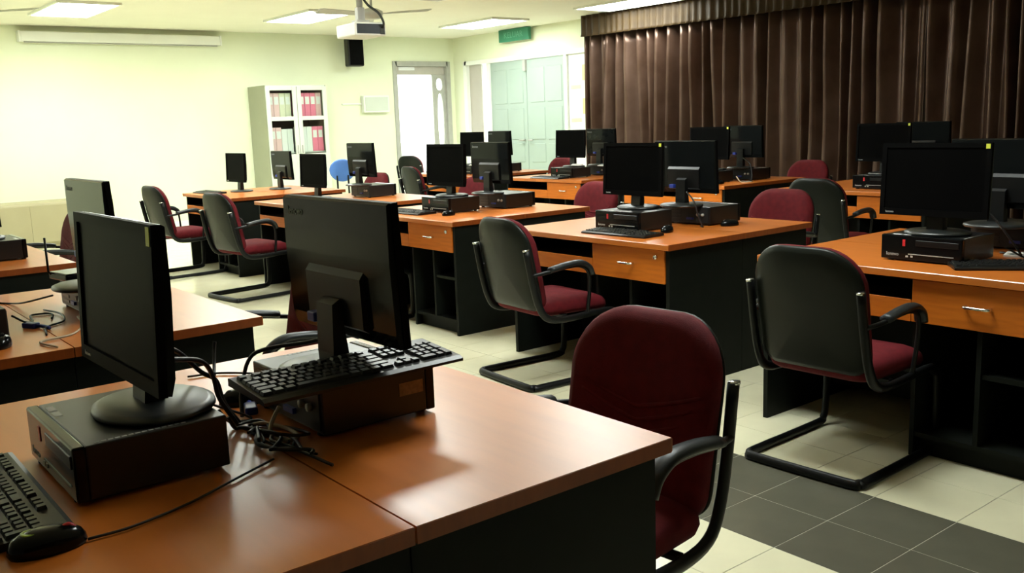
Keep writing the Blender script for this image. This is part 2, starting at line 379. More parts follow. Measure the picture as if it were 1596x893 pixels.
# ------------------------------------------------------------------ desks
DW, DD, DZ = 1.265, 0.600, 0.75
def make_desk():
    t = thing('computer_desk', 'desk', 'desk')
    h = DW / 2
    poly = [(-DD / 2, DZ - 0.028), (-DD / 2 + 0.0002, DZ - 0.003), (-DD / 2 + 0.003, DZ), (DD / 2 - 0.0015, DZ), (DD / 2 - 0.0015, DZ - 0.030), (-DD / 2 + 0.004, DZ - 0.030)]
    MB().prism(poly, -h, h, 'x').build('tabletop', 'wood', t)
    for sx in (-1, 1): MB().box(sx * (h + 0.0009) - 0.0007, sx * (h + 0.0009) + 0.0007, -DD / 2 + 0.004, DD / 2 - 0.0015, DZ - 0.030, DZ - 0.001).build('edge_band', 'edge', t)
    for sx in (-1, 1):
        x = sx * (h - 0.03); MB().box(x - 0.012, x + 0.012, -DD / 2 + 0.03, DD / 2 - 0.0006, 0.0, DZ - 0.030, 0.001, seg=1).build('end_panel', 'panel', t)
    MB().box(-h + 0.043, h - 0.043, DD / 2 - 0.05, DD / 2 - 0.034, 0.06, DZ - 0.031).build('back_panel', 'panel', t)
    xd = 0.075
    MB().box(xd, xd + 0.018, -DD / 2 + 0.045, DD / 2 - 0.052, 0.0, DZ - 0.205).build('divider', 'panel', t)
    MB().box(xd + 0.25, xd + 0.268, -DD / 2 + 0.045, DD / 2 - 0.052, 0.10, DZ - 0.205).build('divider', 'panel', t)
    MB().box(xd + 0.27, h - 0.044, -DD / 2 + 0.055, DD / 2 - 0.052, 0.36, 0.378).build('shelf', 'panel', t)
    MB().box(xd + 0.019, h - 0.044, -DD / 2 + 0.05, DD / 2 - 0.052, 0.08, 0.098).build('base_board', 'panel', t)
    MB().box(xd + 0.019, h - 0.044, -DD / 2 + 0.09, -DD / 2 + 0.105, 0.0, 0.079).build('plinth', 'panel', t)
    dr = MB().box(xd + 0.002, h - 0.044, -DD / 2 + 0.022, -DD / 2 + 0.040, DZ - 0.202, DZ - 0.034, 0.002, seg=1).build('drawer', 'front', t)
    cx = (xd + h - 0.044) / 2
    MB().tube([(cx - 0.045, -DD / 2 + 0.022, DZ - 0.115), (cx - 0.04, -DD / 2 + 0.0, DZ - 0.115), (cx + 0.04, -DD / 2 + 0.0, DZ - 0.115), (cx + 0.045, -DD / 2 + 0.022, DZ - 0.115)], 0.006, sub=4).build('handle', 'chrome', dr)
    MB().tube([(h - 0.10, -DD / 2 + 0.023, DZ - 0.07), (h - 0.10, -DD / 2 + 0.012, DZ - 0.07)], 0.011, n=12, sub=1).build('lock', 'chrome', dr)
    ks = MB().box(-h + 0.043, xd - 0.001, -DD / 2 + 0.03, DD / 2 - 0.10, DZ - 0.136, DZ - 0.120).build('keyboard_shelf', 'panel', t)
    MB().box(-h + 0.043, xd - 0.001, -DD / 2 + 0.024, -DD / 2 + 0.0295, DZ - 0.202, DZ - 0.116, 0.001, seg=1).build('front_rail', 'front', ks)
    MB().box(-h + 0.043, xd - 0.001, DD / 2 - 0.0998, DD / 2 - 0.085, DZ - 0.136, DZ - 0.031).build('slot_back', 'dark', ks)
    return t
DESK = make_desk(); used = []
Y_F, Y_B, Y_C = 0.136, 3.412, 6.50
BLOCKS = {  # name: centre x, y of the near edge
    'F1': (-1.826, Y_F), 'F2': (-3.607, Y_F - 0.056), 'F3': (-5.65, Y_F - 0.13),
    'R1': (-1.912, Y_B), 'B1': (-3.70, Y_B), 'B2': (-5.515, Y_B), 'B3': (-7.27, Y_B), 'B4': (-9.10, Y_B + 0.02),
    'C3': (-4.03, Y_C), 'C2': (-5.83, Y_C), 'C1': (-7.63, Y_C), 'C0': (-9.50, Y_C)}
WHERE = {'F1': 'foreground desk pair', 'F2': 'second desk pair of the nearest row', 'F3': 'desk pair at the left picture edge',
         'R1': 'rightmost middle-row desk pair', 'B1': 'second middle-row desk pair from right', 'B2': 'third middle-row desk pair from right',
         'B3': 'fourth middle-row desk pair from right', 'B4': 'leftmost middle-row desk pair', 'C3': 'rightmost back-row desk pair',
         'C2': 'second back-row desk pair from right', 'C1': 'third back-row desk pair from right', 'C0': 'leftmost back-row desk pair'}
for k, (x, y) in BLOCKS.items():
    for s in ('near', 'far'):
        yy, rz = (y + DD / 2, 0) if s == 'near' else (y + DD * 1.5 + 0.001, math.pi)
        lb = 'cherry-topped charcoal desk, %s half of the %s' % (s, WHERE[k])
        if not used:
            DESK.location = (x, yy, 0); DESK.rotation_euler = (0, 0, rz); DESK['label'] = lb; DESK['group'] = 'computer desks'; used.append(1)
        else: dup(DESK, (x, yy, 0), rz, lb, 'computer desks')

# ------------------------------------------------------------------ chairs
def make_chair():
    t = thing('office_chair', 'chair', 'chair')
    def lean(z): return -0.222 - (z - 0.45) * 0.20
    # frame: one bent tube, both sides and the floor sled
    side = lambda s: [(s * 0.231, lean(0.73) - 0.006, 0.73), (s * 0.234, lean(0.55) - 0.008, 0.55), (s * 0.236, -0.215, 0.43), (s * 0.238, -0.165, 0.368), (s * 0.24, -0.05, 0.350), (s * 0.24, 0.20, 0.360),
                      (s * 0.24, 0.275, 0.343), (s * 0.242, 0.305, 0.29), (s * 0.245, 0.305, 0.09), (s * 0.246, 0.290, 0.038), (s * 0.247, 0.24, 0.0195), (s * 0.247, -0.21, 0.0195), (s * 0.237, -0.268, 0.0195)]
    path = side(-1) + [(-0.19, -0.288, 0.0195), (0.19, -0.288, 0.0195)] + side(1)[::-1]
    MB().tube(path, 0.0195, n=10, sub=4, rz=0.013).build('frame', 'tube', t)
    for s in (-1, 1):
        MB().tube([(s * 0.231, lean(0.735) - 0.0065, 0.727), (s * 0.231, lean(0.735) - 0.007, 0.735)], 0.020, n=10, sub=1, rz=0.0135).build('end_cap', 'chrome', t)
    # seat
    ol = rrect(-0.225, 0.225, -0.20, 0.27, 0.07)
    MB().pillow(ol, [(0.2, 0.0), (0.9, 0.0), (0.97, 0.012), (1.0, 0.032), (0.985, 0.055), (0.93, 0.072), (0.75, 0.082), (0.35, 0.084)], lambda a, b, o: (a, b, 0.372 + o - 0.03 * max(0, (b - 0.12) / 0.15) ** 2)).build('seat', 'red', t)
    # backrest: cushion and plastic shell
    ob = rrect(-0.229, 0.229, 0.395, 0.884, 0.075, 8, rt=0.15)
    ob = [(a * (1.0 - 0.06 * max(0, (0.62 - b)) / 0.2 * 0.5), b) for a, b in ob]
    cur = lambda a: 0.55 * a * a
    bk = MB().pillow(ob, [(0.2, 0.0), (0.97, 0.0), (1.0, 0.010), (0.995, 0.026), (0.965, 0.043), (0.88, 0.054), (0.6, 0.060), (0.25, 0.061)], lambda a, b, o: (a, lean(b) + o + cur(a), b)).build('backrest', 'red', t)
    os_ = rrect(-0.227, 0.227, 0.40, 0.883, 0.07, 8, rt=0.15)
    MB().pillow(os_, [(0.2, -0.022), (0.7, -0.021), (0.90, -0.017), (0.975, -0.010), (1.0, 0.0), (0.995, 0.008), (0.9, 0.008), (0.2, 0.008)], lambda a, b, o: (a, lean(b) + o - 0.002 + cur(a), b)).build('back_shell', 'shell', bk)
    for k, (zc, hw) in enumerate(((0.650, 0.195), (0.615, 0.175), (0.580, 0.160), (0.545, 0.150))):
        pts = []
        for q in range(-6, 7):
            u = q / 6.0; a = u * hw; z = zc + 0.055 * abs(u) ** 1.3
            pts.append((a, lean(z) + 0.0600 + cur(a) - 0.008 * abs(u) ** 3, z))
        MB().tube(pts, 0.0065, n=6, sub=2).build('quilted_rib', 'red', bk)
    for s in (-1, 1):
        a = MB().tube([(s * 0.238, lean(0.60) - 0.008, 0.60), (s * 0.262, -0.17, 0.612), (s * 0.268, -0.06, 0.626), (s * 0.268, 0.03, 0.622), (s * 0.264, 0.085, 0.58), (s * 0.256, 0.095, 0.48), (s * 0.244, 0.09, 0.368)], 0.0095, n=8, sub=5).build('arm_tube', 'tube', t)
        MB().tube([(s * 0.264, -0.165, 0.622), (s * 0.268, -0.08, 0.637), (s * 0.270, 0.0, 0.643), (s * 0.270, 0.045, 0.636), (s * 0.268, 0.085, 0.610), (s * 0.266, 0.103, 0.572)], 0.026, n=10, sub=4, rz=0.015).build('armrest', 'pad', a)
    # seat supports
    MB().box(-0.235, 0.235, -0.07, -0.04, 0.358, 0.372, 0.002).box(-0.235, 0.235, 0.13, 0.16, 0.358, 0.372, 0.002).build('seat_support', 'tube', t)
    return t
CH = make_chair(); chused = []
def chair(x, y, rz, label):
    if not chused:
        CH.location = (x, y, 0); CH.rotation_euler = (0, 0, rz); CH['label'] = label; CH['group'] = 'maroon office chairs'; chused.append(1); return CH
    return dup(CH, (x, y, 0), rz, label, 'maroon office chairs')
PI = math.pi
chair(-1.590, 1.47, PI + R(6), 'maroon armchair facing the camera at the far side of the foreground desk')
chair(-2.02, 3.255, R(2), 'chair with its dark back to the camera at the rightmost middle-row desk')
chair(-3.80, 3.25, R(-4), 'chair with its dark back to the camera at the second middle-row desk from right')
chair(-5.85, 3.24, R(3), 'chair half hidden behind the foreground monitor at the third middle-row desk')
chair(-7.48, 3.16, R(7), 'chair seen from its dark back beside the fourth middle-row desk, left of the foreground monitor')
chair(-9.16, 3.20, R(5), 'chair seen from its side at the leftmost middle-row desk by the blank wall')
chair(-3.32, 1.43, PI + R(-3), 'maroon chair with grey armrest between the foreground monitor and the second near desk')
chair(-6.85, 1.42, PI, 'maroon chair behind the back of the monitor at the far left')
chair(-3.58, 4.82, PI + R(3), 'maroon chair behind the far edge of the second middle-row desk from right')
chair(-5.28, 4.82, PI, 'maroon chair behind the third middle-row desk, left of the big dark monitor')
chair(-6.82, 4.82, PI + R(4), 'maroon chair seen between two monitors of the third middle-row desk')
chair(-8.62, 4.84, PI, 'maroon chair behind the computer of the fourth middle-row desk')
chair(-9.42, 6.30, R(-5), 'chair with its dark back to the camera at the leftmost back-row desk')
chair(-4.00, 6.28, R(4), 'chair with its dark back to the camera at the rightmost back-row desk')
chair(-9.15, 7.91, PI, 'maroon chair below the posters, behind the third back-row monitors')
chair(-5.48, 7.91, PI, 'maroon chair against the curtain, behind the second back-row desk from right')
chair(-12.70, 8.30, R(20), 'dark chair far back by the bright doorway')
chair(-1.80, 4.82, PI, 'maroon chair at the right picture edge behind the rightmost middle-row desk')

# ------------------------------------------------------------------ computers
PW, PD, PH = 0.335, 0.27, 0.105
LOGO_S = text_mesh('lenovo', 0.020); LOGO_M = text_mesh('lenovo', 0.026); LOGO_F = text_mesh('lenovo', 0.013)
LOGO_S.materials.append(MT['logo']); LOGO_M.materials.append(MT['dimlogo']); LOGO_F.materials.append(MT['logo'])
def make_pc():
    t = thing('desktop_computer', 'pc', 'computer')
    MB().box(-PW / 2, PW / 2, -PD / 2 + 0.022, PD / 2, 0.008, PH, 0.003).build('case', 'steel', t)
    b = MB().box(-PW / 2 - 0.001, PW / 2 + 0.001, -PD / 2, -PD / 2 + 0.022, 0.007, PH + 0.001, 0.004).build('front_bezel', 'gloss', t)
    MB().box(-0.02, PW / 2 - 0.012, -PD / 2 - 0.002, -PD / 2 + 0.002, 0.066, 0.090, 0.001, seg=1).build('disc_drive', 'black', b)
    MB().box(-0.05, PW / 2 - 0.03, -PD / 2 - 0.0015, -PD / 2 + 0.001, 0.030, 0.0335).build('vent_slot', 'grey', b)
    MB().box(-0.075, -0.063, -PD / 2 - 0.0015, -PD / 2 + 0.001, 0.062, 0.090).build('red_mark', 'redmark', b)
    MB().box(-0.060, -0.050, -PD / 2 - 0.0012, -PD / 2 + 0.001, 0.018, 0.026).box(-0.040, -0.030, -PD / 2 - 0.0012, -PD / 2 + 0.001, 0.018, 0.026).build('usb_port', 'grey', b)
    text_obj(LOGO_S, 'logo', b, (-PW / 2 + 0.05, -PD / 2 - 0.0006, 0.028), (R(90), 0, 0))
    # back
    r = MB().box(-PW / 2 + 0.012, PW / 2 - 0.012, PD / 2, PD / 2 + 0.003, 0.016, PH - 0.008).build('rear_plate', 'pad', t)
    for k, x in enumerate((-0.12, -0.085)): MB().tube([(x, PD / 2 + 0.002, 0.06), (x, PD / 2 + 0.012, 0.06)], 0.009, n=10, sub=1).build('port', 'grey', r)
    MB().box(-0.05, -0.005, PD / 2 + 0.002, PD / 2 + 0.012, 0.03, 0.042).build('video_port', 'blue', r)
    for k in range(4): MB().box(0.04, 0.13, PD / 2 + 0.0025, PD / 2 + 0.0055, 0.026 + k * 0.019, 0.036 + k * 0.019).build('slot_cover', 'steel', r)
    for sx in (-1, 1):
        for sy in (-1, 1): MB().lathe([(0.012, 0), (0.012, 0.009)], 10, c=(sx * 0.13, sy * 0.12, 0)).build('foot', 'black', t)
    return t
PC = make_pc(); pcused = []
def pc(x, y, rz, label, z=DZ):
    if not pcused:
        PC.location = (x, y, z); PC.rotation_euler = (0, 0, rz); PC['label'] = label; PC['group'] = 'flat desktop computers'; pcused.append(1); return PC
    return dup(PC, (x, y, z), rz, label, 'flat desktop computers')

MW, MH = 0.443, 0.294
def make_monitor(neck, sticker):
    t = thing('computer_monitor', 'monitor', 'monitor')
    tilt = 0.05
    def tl(y, z): return (y * math.cos(tilt) + z * math.sin(tilt), neck + z * math.cos(tilt) - y * math.sin(tilt))
    # rear housing as a profile in (y, z), z from the panel bottom
    prof = [(-0.006, 0.002), (-0.006, MH - 0.002), (0.006, MH), (0.013, MH - 0.004), (0.019, MH * 0.6), (0.019, 0.03), (0.012, 0.0)]
    hs = MB().prism([tl(*p) for p in prof], -MW / 2 + 0.003, MW / 2 - 0.003, 'x').build('housing', 'satin', t)
    bz = MB(); b = 0.019
    def slab(x0, x1, y0, y1, z0, z1):
        V = [(x, *tl(y, z)) for x in (x0, x1) for y in (y0, y1) for z in (z0, z1)]
        return V, [[0, 1, 3, 2], [4, 6, 7, 5], [0, 4, 5, 1], [2, 3, 7, 6], [0, 2, 6, 4], [1, 5, 7, 3]]
    for q in ((-MW / 2, -MW / 2 + b, -0.012, 0.004, 0, MH), (MW / 2 - b, MW / 2, -0.012, 0.004, 0, MH), (-MW / 2 + b, MW / 2 - b, -0.012, 0.004, MH - b, MH), (-MW / 2 + b, MW / 2 - b, -0.012, 0.004, 0, 0.027)): bz.add(*slab(*q))
    bz.build('bezel', 'bezel', t)
    MB().add(*slab(-MW / 2 + b, MW / 2 - b, -0.0075, -0.0061, 0.027, MH - b)).build('screen', 'screen', t)
    lo = text_obj(LOGO_F, 'logo', t, (-MW / 2 + 0.045, *tl(-0.0126, 0.013)), (R(90) - tilt, 0, 0))
    text_obj(LOGO_M, 'dimlogo', hs, (MW / 2 - 0.06, *tl(0.0155, MH - 0.032)), (R(90) - tilt + math.atan2(0.006, 0.11), 0, PI))
    if sticker: MB().add(*slab(MW / 2 - 0.022, MW / 2 - 0.006, -0.0132, -0.0121, MH - (0.022 if sticker == 1 else 0.036), MH - 0.004)).build('sticker', 'yellow', t)
    MB().prism([tl(0.018, 0.02), tl(0.018, 0.150), tl(0.030, 0.135), tl(0.032, 0.03)], -0.115, 0.115, 'x').build('connector_bay', 'black', hs)
    MB().box(0.055, 0.087, tl(0.032, 0.04)[0] - 0.002, tl(0.032, 0.04)[0] + 0.022, neck + 0.025, neck + 0.047, 0.003).build('video_plug', 'blue', hs)
    # stand: base disc, neck column
    MB().prism([(0.022, 0.012), (0.060, 0.012), (0.062, neck * 0.6), (0.058, neck + 0.075), (0.040, neck + 0.085), (0.026, neck * 0.7)], -0.034, 0.034, 'x').build('neck', 'black', t)
    MB().lathe([(0.128, 0.0), (0.132, 0.004), (0.130, 0.011), (0.115, 0.016), (0.03, 0.021)], 32, sy=0.84, c=(0, 0.05, 0)).build('base', 'basem', t)
    return t
MON = {}
def monitor(x, y, z, rz, label, neck=0.075, sticker=0):
    k = (neck, sticker)
    if k not in MON:
        MON[k] = make_monitor(neck, sticker); o = MON[k]; o.location = (x, y, z); o.rotation_euler = (0, 0, rz); o['label'] = label
    else: o = dup(MON[k], (x, y, z), rz, label)
    o['group'] = 'black computer monitors'; return o

def key_layout():
    K = []; p = 0.0193
    rows = [(0, [(i + (0.5 if i > 0 else 0) + (0.5 if i > 4 else 0) + (0.5 if i > 8 else 0), 1) for i in range(13)]),
            (1.25, [(i, 1) for i in range(13)] + [(13, 2)]), (2.25, [(0, 1.5)] + [(1.5 + i, 1) for i in range(12)] + [(13.5, 1.5)]),
            (3.25, [(0, 1.75)] + [(1.75 + i, 1) for i in range(11)] + [(12.75, 2.25)]), (4.25, [(0, 2.25)] + [(2.25 + i, 1) for i in range(10)] + [(12.25, 2.75)]),
            (5.25, [(0, 1.25), (1.25, 1.25), (2.5, 1.25), (3.75, 6), (9.75, 1.25), (11, 1.25), (12.25, 1.25), (13.5, 1.5)])]
    for y, ks in rows:
        for x, w_ in ks: K.append((x, y, w_, 1))
    for y in (0, 1.25, 2.25): K += [(15.3 + i, y, 1, 1) for i in range(3)]
    K += [(16.3, 4.25, 1, 1), (15.3, 5.25, 1, 1), (16.3, 5.25, 1, 1), (17.3, 5.25, 1, 1)]
    for y in (1.25, 2.25, 3.25, 4.25): K += [(18.6 + i, y, 1, 1) for i in range(3)]
    K += [(18.6, 5.25, 2, 1), (20.6, 5.25, 1, 1)] + [(21.6, 1.25, 1, 1), (21.6, 2.25, 1, 2), (21.6, 4.25, 1, 2)]
    W = 22.6 * p
    return [(-W / 2 + (x + w_ / 2) * p, 0.062 - (y + h_ / 2) * p, w_ * p - 0.003, h_ * p - 0.003) for x, y, w_, h_ in K]
KEYS = key_layout(); KM = {}
def keycap(w_, h_):
    k = (round(w_, 4), round(h_, 4))
    if k not in KM:
        a, b = w_ / 2, h_ / 2; c = 0.0022
        V = [(-a, -b, 0), (a, -b, 0), (a, b, 0), (-a, b, 0), (-a + c, -b + c, 0.006), (a - c, -b + c, 0.006), (a - c, b - c * 0.6, 0.006), (-a + c, b - c * 0.6, 0.006)]
        KM[k] = MB().add(V, [[0, 3, 2, 1], [4, 5, 6, 7], [0, 1, 5, 4], [1, 2, 6, 5], [2, 3, 7, 6], [3, 0, 4, 7]]).mesh('key', 'key')
    return KM[k]
def kb_body():
    poly = [(-0.082, 0.002), (-0.082, 0.008), (-0.070, 0.0125), (0.070, 0.019), (0.078, 0.017), (0.078, 0.002)]
    return MB().prism(poly, -0.2265, 0.2265, 'x')
KBM = kb_body().mesh('keyboard_body', 'black')
KALL = MB()
for (x, y, w_, h_) in KEYS:
    a, b = w_ / 2, h_ / 2; c = 0.0022; z = 0.0125 + (y + 0.07) * 0.0464
    KALL.add([(x - a, y - b, z), (x + a, y - b, z), (x + a, y + b, z), (x - a, y + b, z), (x - a + c, y - b + c, z + .006), (x + a - c, y - b + c, z + .006), (x + a - c, y + b - c, z + .006), (x - a + c, y + b - c, z + .006)],
             [[4, 5, 6, 7], [0, 1, 5, 4], [1, 2, 6, 5], [2, 3, 7, 6], [3, 0, 4, 7]])
KALLM = KALL.mesh('keys', 'key')
def keyboard(x, y, z, rz, label, detail=False, tilt=(0, 0)):
    t = thing('keyboard', label, 'keyboard', (x, y, z), rz, 'black keyboards'); t.rotation_euler = (tilt[0], tilt[1], rz)
    link('keyboard_body', KBM, t)
    if detail:
        for (kx, ky, w_, h_) in KEYS:
            o = link('key', keycap(w_, h_), t, (kx, ky, 0.0125 + (ky + 0.07) * 0.0464)); o.rotation_euler = (0.0464, 0, 0)
    else:
        o = link('keys', KALLM, t)
    return t
def make_mouse(kind):
    t = thing('computer_mouse', 'mouse', 'mouse')
    ol = [(0.030 * math.cos(a) * (1 - 0.10 * math.sin(a)), 0.057 * math.sin(a)) for a in [2 * PI * k / 24 for k in range(24)]]
    MB().pillow(ol, [(0.3, 0.0), (0.95, 0.0), (1.0, 0.006), (0.97, 0.016), (0.86, 0.027), (0.62, 0.034), (0.3, 0.0365)], lambda a, b, o: (a, b, o * (1 - 2.2 * max(0, b) ** 1.2))).build('shell', 'gloss', t)
    MB().tube([(0, 0.022, 0.030), (0, 0.032, 0.0335), (0, 0.042, 0.024)], 0.004, sub=3).build('wheel', 'redmark' if kind == 'emblem' else 'black', t)
    if kind == 'emblem':
        MB().lathe([(0.0135, 0.0), (0.0135, 0.0015), (0.0075, 0.0015), (0.0075, 0.0)], 20, c=(0, -0.022, 0.0335)).build('emblem', 'lime', t)
    return t
MOU = {}
def mouse(x, y, rz, label, kind='plain', z=DZ):
    if kind not in MOU:
        o = MOU[kind] = make_mouse(kind); o.location = (x, y, z); o.rotation_euler = (0, 0, rz); o['label'] = label
    else: o = dup(MOU[kind], (x, y, z), rz, label)
    o['group'] = 'black computer mice'; return o

ZP = DZ + PH + 0.001
# foreground pair
pc(-1.818, 0.489, 0, 'black flat computer under the nearest screen, foreground desk, left'); PC_N = PC
for k in range(2): MB().box(-0.135 + k * 0.045, -0.100 + k * 0.045, -0.108, -0.094, PH, PH + 0.0006).build('white_sticker', 'paper', PC)
pm = MB()
for k in range(14): pm.box(PW / 2 - 0.014, PW / 2 - 0.009, -0.095 + k * 0.0115, -0.087 + k * 0.0115, PH, PH + 0.0005)
pm = pm.build('printed_line', 'logo', PC); pm['kind'] = 'stuff'
monitor(-1.795, 0.49, ZP, R(1), 'black monitor seen obliquely from its screen side on the foreground computer', sticker=2)
p2 = pc(-1.838, 0.965, PI, 'black flat computer with tan label under the propped keyboard, foreground desk')
MB().box(-PW / 2 - 0.0012, -PW / 2 - 0.0002, -0.105, -0.045, 0.052, 0.080).build('label_sticker', 'tan', p2)
monitor(-1.785, 0.965, ZP, PI + R(1), 'large black monitor with its back to the camera, centre foreground')
keyboard(-1.667, 0.895, ZP + 0.021, R(91), 'black keyboard lying across the computer below the centre foreground monitor', True, (0.05, 0))
keyboard(-1.775, 0.245, DZ, R(0), 'black keyboard at the bottom left corner on the foreground desk', True)
mouse(-1.512, 0.275, R(-5), 'black mouse with lime green ring emblem at the bottom left', 'emblem')
mouse(-2.04, 0.815, R(172), 'black mouse between the two foreground computers')
# small black network box behind the propped keyboard
nb = thing('network_box', 'small black box behind the propped foreground keyboard', 'box', (-2.05, 1.02, DZ), R(5))
MB().box(-0.05, 0.05, -0.04, 0.04, 0.0, 0.035, 0.003).build('case', 'black', nb); MB().box(-0.04, 0.04, -0.042, -0.039, 0.008, 0.022).build('port_row', 'dark', nb)

# second pair of the nearest row
pc(-3.39, 0.42, 0, 'black computer cut by the left picture edge on the second near desk')
pc(-3.60, 0.975, PI, 'black computer carrying a router on the second near desk')
monitor(-3.44, 0.90, ZP, PI + R(1), 'black monitor with its back to the camera at the far left')
mouse(-3.16, 0.52, R(70), 'black mouse at the left picture edge on the second near desk')
rt = thing('wifi_router', 'small black router with an upright antenna beside the far left monitor', 'router', (-3.70, 0.87, ZP), R(10))
MB().box(-0.075, 0.075, -0.055, 0.055, 0.0, 0.028, 0.006).build('case', 'gloss', rt)
for xx in (-0.055,):
    MB().tube([(xx, -0.052, 0.018), (xx, -0.062, 0.03), (xx, -0.062, 0.155)], 0.0045, sub=1).build('antenna', 'black', rt)
# third pair at the left edge
pc(-5.56, 0.93, PI, 'black computer at the left picture edge on the third near desk')

monitor(-3.42, 0.40, ZP, R(1), 'black monitor, screen side, on the near half of the second near desk')
monitor(-5.57, 0.94, ZP, PI, 'black monitor on the third near desk beyond the left picture edge')

# middle row
def station(b, nx, ny, fx, fy, nz=None, fz=None, st=0, npc=None, fpc=None):
    wn = WHERE[b]
    if npc: pc(*npc, 0, 'black flat computer on the near half of the %s' % wn)
    if fpc: pc(*fpc, PI, 'black flat computer on the far half of the %s' % wn)
    monitor(nx, ny, ZP if npc else DZ, R(1), 'black monitor, screen side to the camera, on the %s' % wn, nz or (0.075 if npc else 0.10), st)
    monitor(fx, fy, ZP if fpc else DZ, PI, 'black monitor, back to the camera, on the %s' % wn, fz or (0.075 if fpc else 0.10))
station('R1', -1.90, 3.69, -1.83, 4.15, st=1, npc=(-1.905, 3.75), fpc=(-1.80, 4.30))
station('B1', -3.735, 3.86, -3.60, 4.17, st=1, npc=(-3.70, 3.83), fpc=(-3.58, 4.28))
station('B2', -5.52, 3.82, -5.44, 4.18, npc=(-5.53, 3.86), fpc=(-5.44, 4.30))
station('B3', -7.62, 3.85, -7.34, 4.20, fpc=(-7.38, 4.32))
station('B4', -9.32, 3.85, -9.22, 4.33)
station('C3', -3.95, 6.86, -3.83, 7.25, st=1, nz=0.10, fz=0.10, npc=(-3.95, 6.86), fpc=(-3.83, 7.30))
station('C2', -5.66, 6.86, -5.57, 7.25, st=1, nz=0.10, fz=0.10, npc=(-5.66, 6.86), fpc=(-5.57, 7.30))
station('C1', -7.55, 6.86, -7.46, 7.25, nz=0.10, fz=0.10, npc=(-7.55, 6.86), fpc=(-7.46, 7.30))
station('C0', -9.33, 6.86, -9.25, 7.25, nz=0.10, fz=0.10, npc=(-9.33, 6.86), fpc=(-9.25, 7.30))
keyboard(-3.555, 3.59, DZ, R(2), 'black keyboard before the second middle-row computer from right')
mouse(-3.42, 3.80, R(20), 'black mouse beside the near computer of the second middle-row desk')
mouse(-3.335, 4.22, R(160), 'black mouse at the far right corner of the second middle-row desk')
keyboard(-5.68, 3.60, DZ, R(2), 'black keyboard before the third middle-row computer from right')
mouse(-5.27, 3.66, R(10), 'black mouse beside the third middle-row keyboard')
keyboard(-9.42, 3.60, DZ, R(3), 'black keyboard before the screen on the leftmost middle-row desk')
keyboard(-1.585, 3.72, DZ, R(38), 'black keyboard at the right picture edge beside the rightmost computer')
keyboard(-7.60, 6.60, DZ, R(0), 'black keyboard before the third back-row computer from right')
mouse(-5.40, 6.70, R(15), 'black mouse beside the second back-row computer from right')
# folded white papers left on the computers
def paper(x, y, z, rz, label, w_=0.16, d_=0.10):
    t = thing('folded_paper', label, 'paper', (x, y, z), rz, 'white papers left on computers')
    MB().prism([(-d_ / 2, 0), (d_ / 2, 0), (d_ / 2, 0.006), (0.01, 0.016), (-d_ / 2, 0.008)], -w_ / 2, w_ / 2, 'x').build('sheet', 'paper', t)
    MB().box(-w_ / 2 + 0.01, w_ / 2 - 0.03, -d_ / 2 + 0.01, 0.0, 0.014, 0.0165).build('flap', 'paper', t)
paper(-7.41, 6.83, ZP + 0.022, R(12), 'white folded paper before the neck of the third back-row monitor', 0.12, 0.06)
paper(-7.30, 7.14, ZP, R(-10), 'white folded paper below the back of the third back-row monitor')
paper(-9.95, 6.62, DZ, R(8), 'white folded paper on the bare end of the leftmost back-row desk', 0.14, 0.12)
paper(-9.13, 6.75, ZP, R(8), 'white folded paper on the leftmost back-row computer', 0.12, 0.08)
paper(-1.66, 4.02, DZ, R(8), 'white folded paper at the right edge behind the rightmost keyboard')

# ------------------------------------------------------------------ cables
def cable(pts, label, matn='cable', r=0.0035, group=None):
    o = MB().tube(pts, r, n=6, sub=7).build('cable', matn); tag(o, label, 'cable', group); return o
z = DZ + 0.0045
cable([(-1.70, 0.71, 0.79), (-1.68, 0.76, 0.775), (-1.72, 0.82, z), (-1.80, 0.80, z), (-1.86, 0.755, z), (-1.80, 0.735, z), (-1.72, 0.775, z + .006), (-1.62, 0.76, z)], 'black cable looping behind the nearest computer onto the desk', group='black cables tangled behind the nearest computer')
for k in range(6):
    rnd = random.Random(40 + k); pts = [(-1.93 + 0.05 * k, 0.695, 0.80 - 0.004 * k)]
    for q in range(6): pts.append((-1.90 + 0.045 * k * 0.5 + q * 0.05 + rnd.uniform(-0.05, 0.05), 0.745 + rnd.uniform(-0.035, 0.04), z + 0.004 * (k % 3)))
    cable(pts, 'thin black cable in the tangle between the two foreground computers', group='black cables tangled behind the nearest computer', r=0.0028 + 0.0006 * (k % 3))
cable([(-1.85, 0.57, 0.965), (-1.90, 0.63, 0.93), (-1.92, 0.68, 0.875), (-1.92, 0.71, 0.85), (-1.91, 0.72, 0.80), (-1.88, 0.74, z)], 'thick black cable dropping from the nearest monitor over the computer back', r=0.0055)
cable([(-1.75, 0.56, 0.955), (-1.83, 0.65, 0.92), (-1.88, 0.69, 0.87), (-1.88, 0.70, 0.82), (-1.86, 0.73, z)], 'black power cable hanging from the back of the nearest monitor', r=0.005)
cable([(-1.90, 0.70, 0.868), (-1.935, 0.715, 0.88), (-1.955, 0.725, 0.905), (-1.96, 0.73, 0.925)], 'black cable tie end sticking up behind the nearest monitor base', r=0.004)
cable([(-1.80, 0.795, 0.80), (-1.79, 0.77, 0.77), (-1.76, 0.755, z), (-1.71, 0.765, z), (-1.72, 0.795, z), (-1.78, 0.80, z), (-1.83, 0.775, z + .006), (-1.86, 0.76, z)], 'beige cable looped on the wood before the propped keyboard', 'bcable', 0.0045)
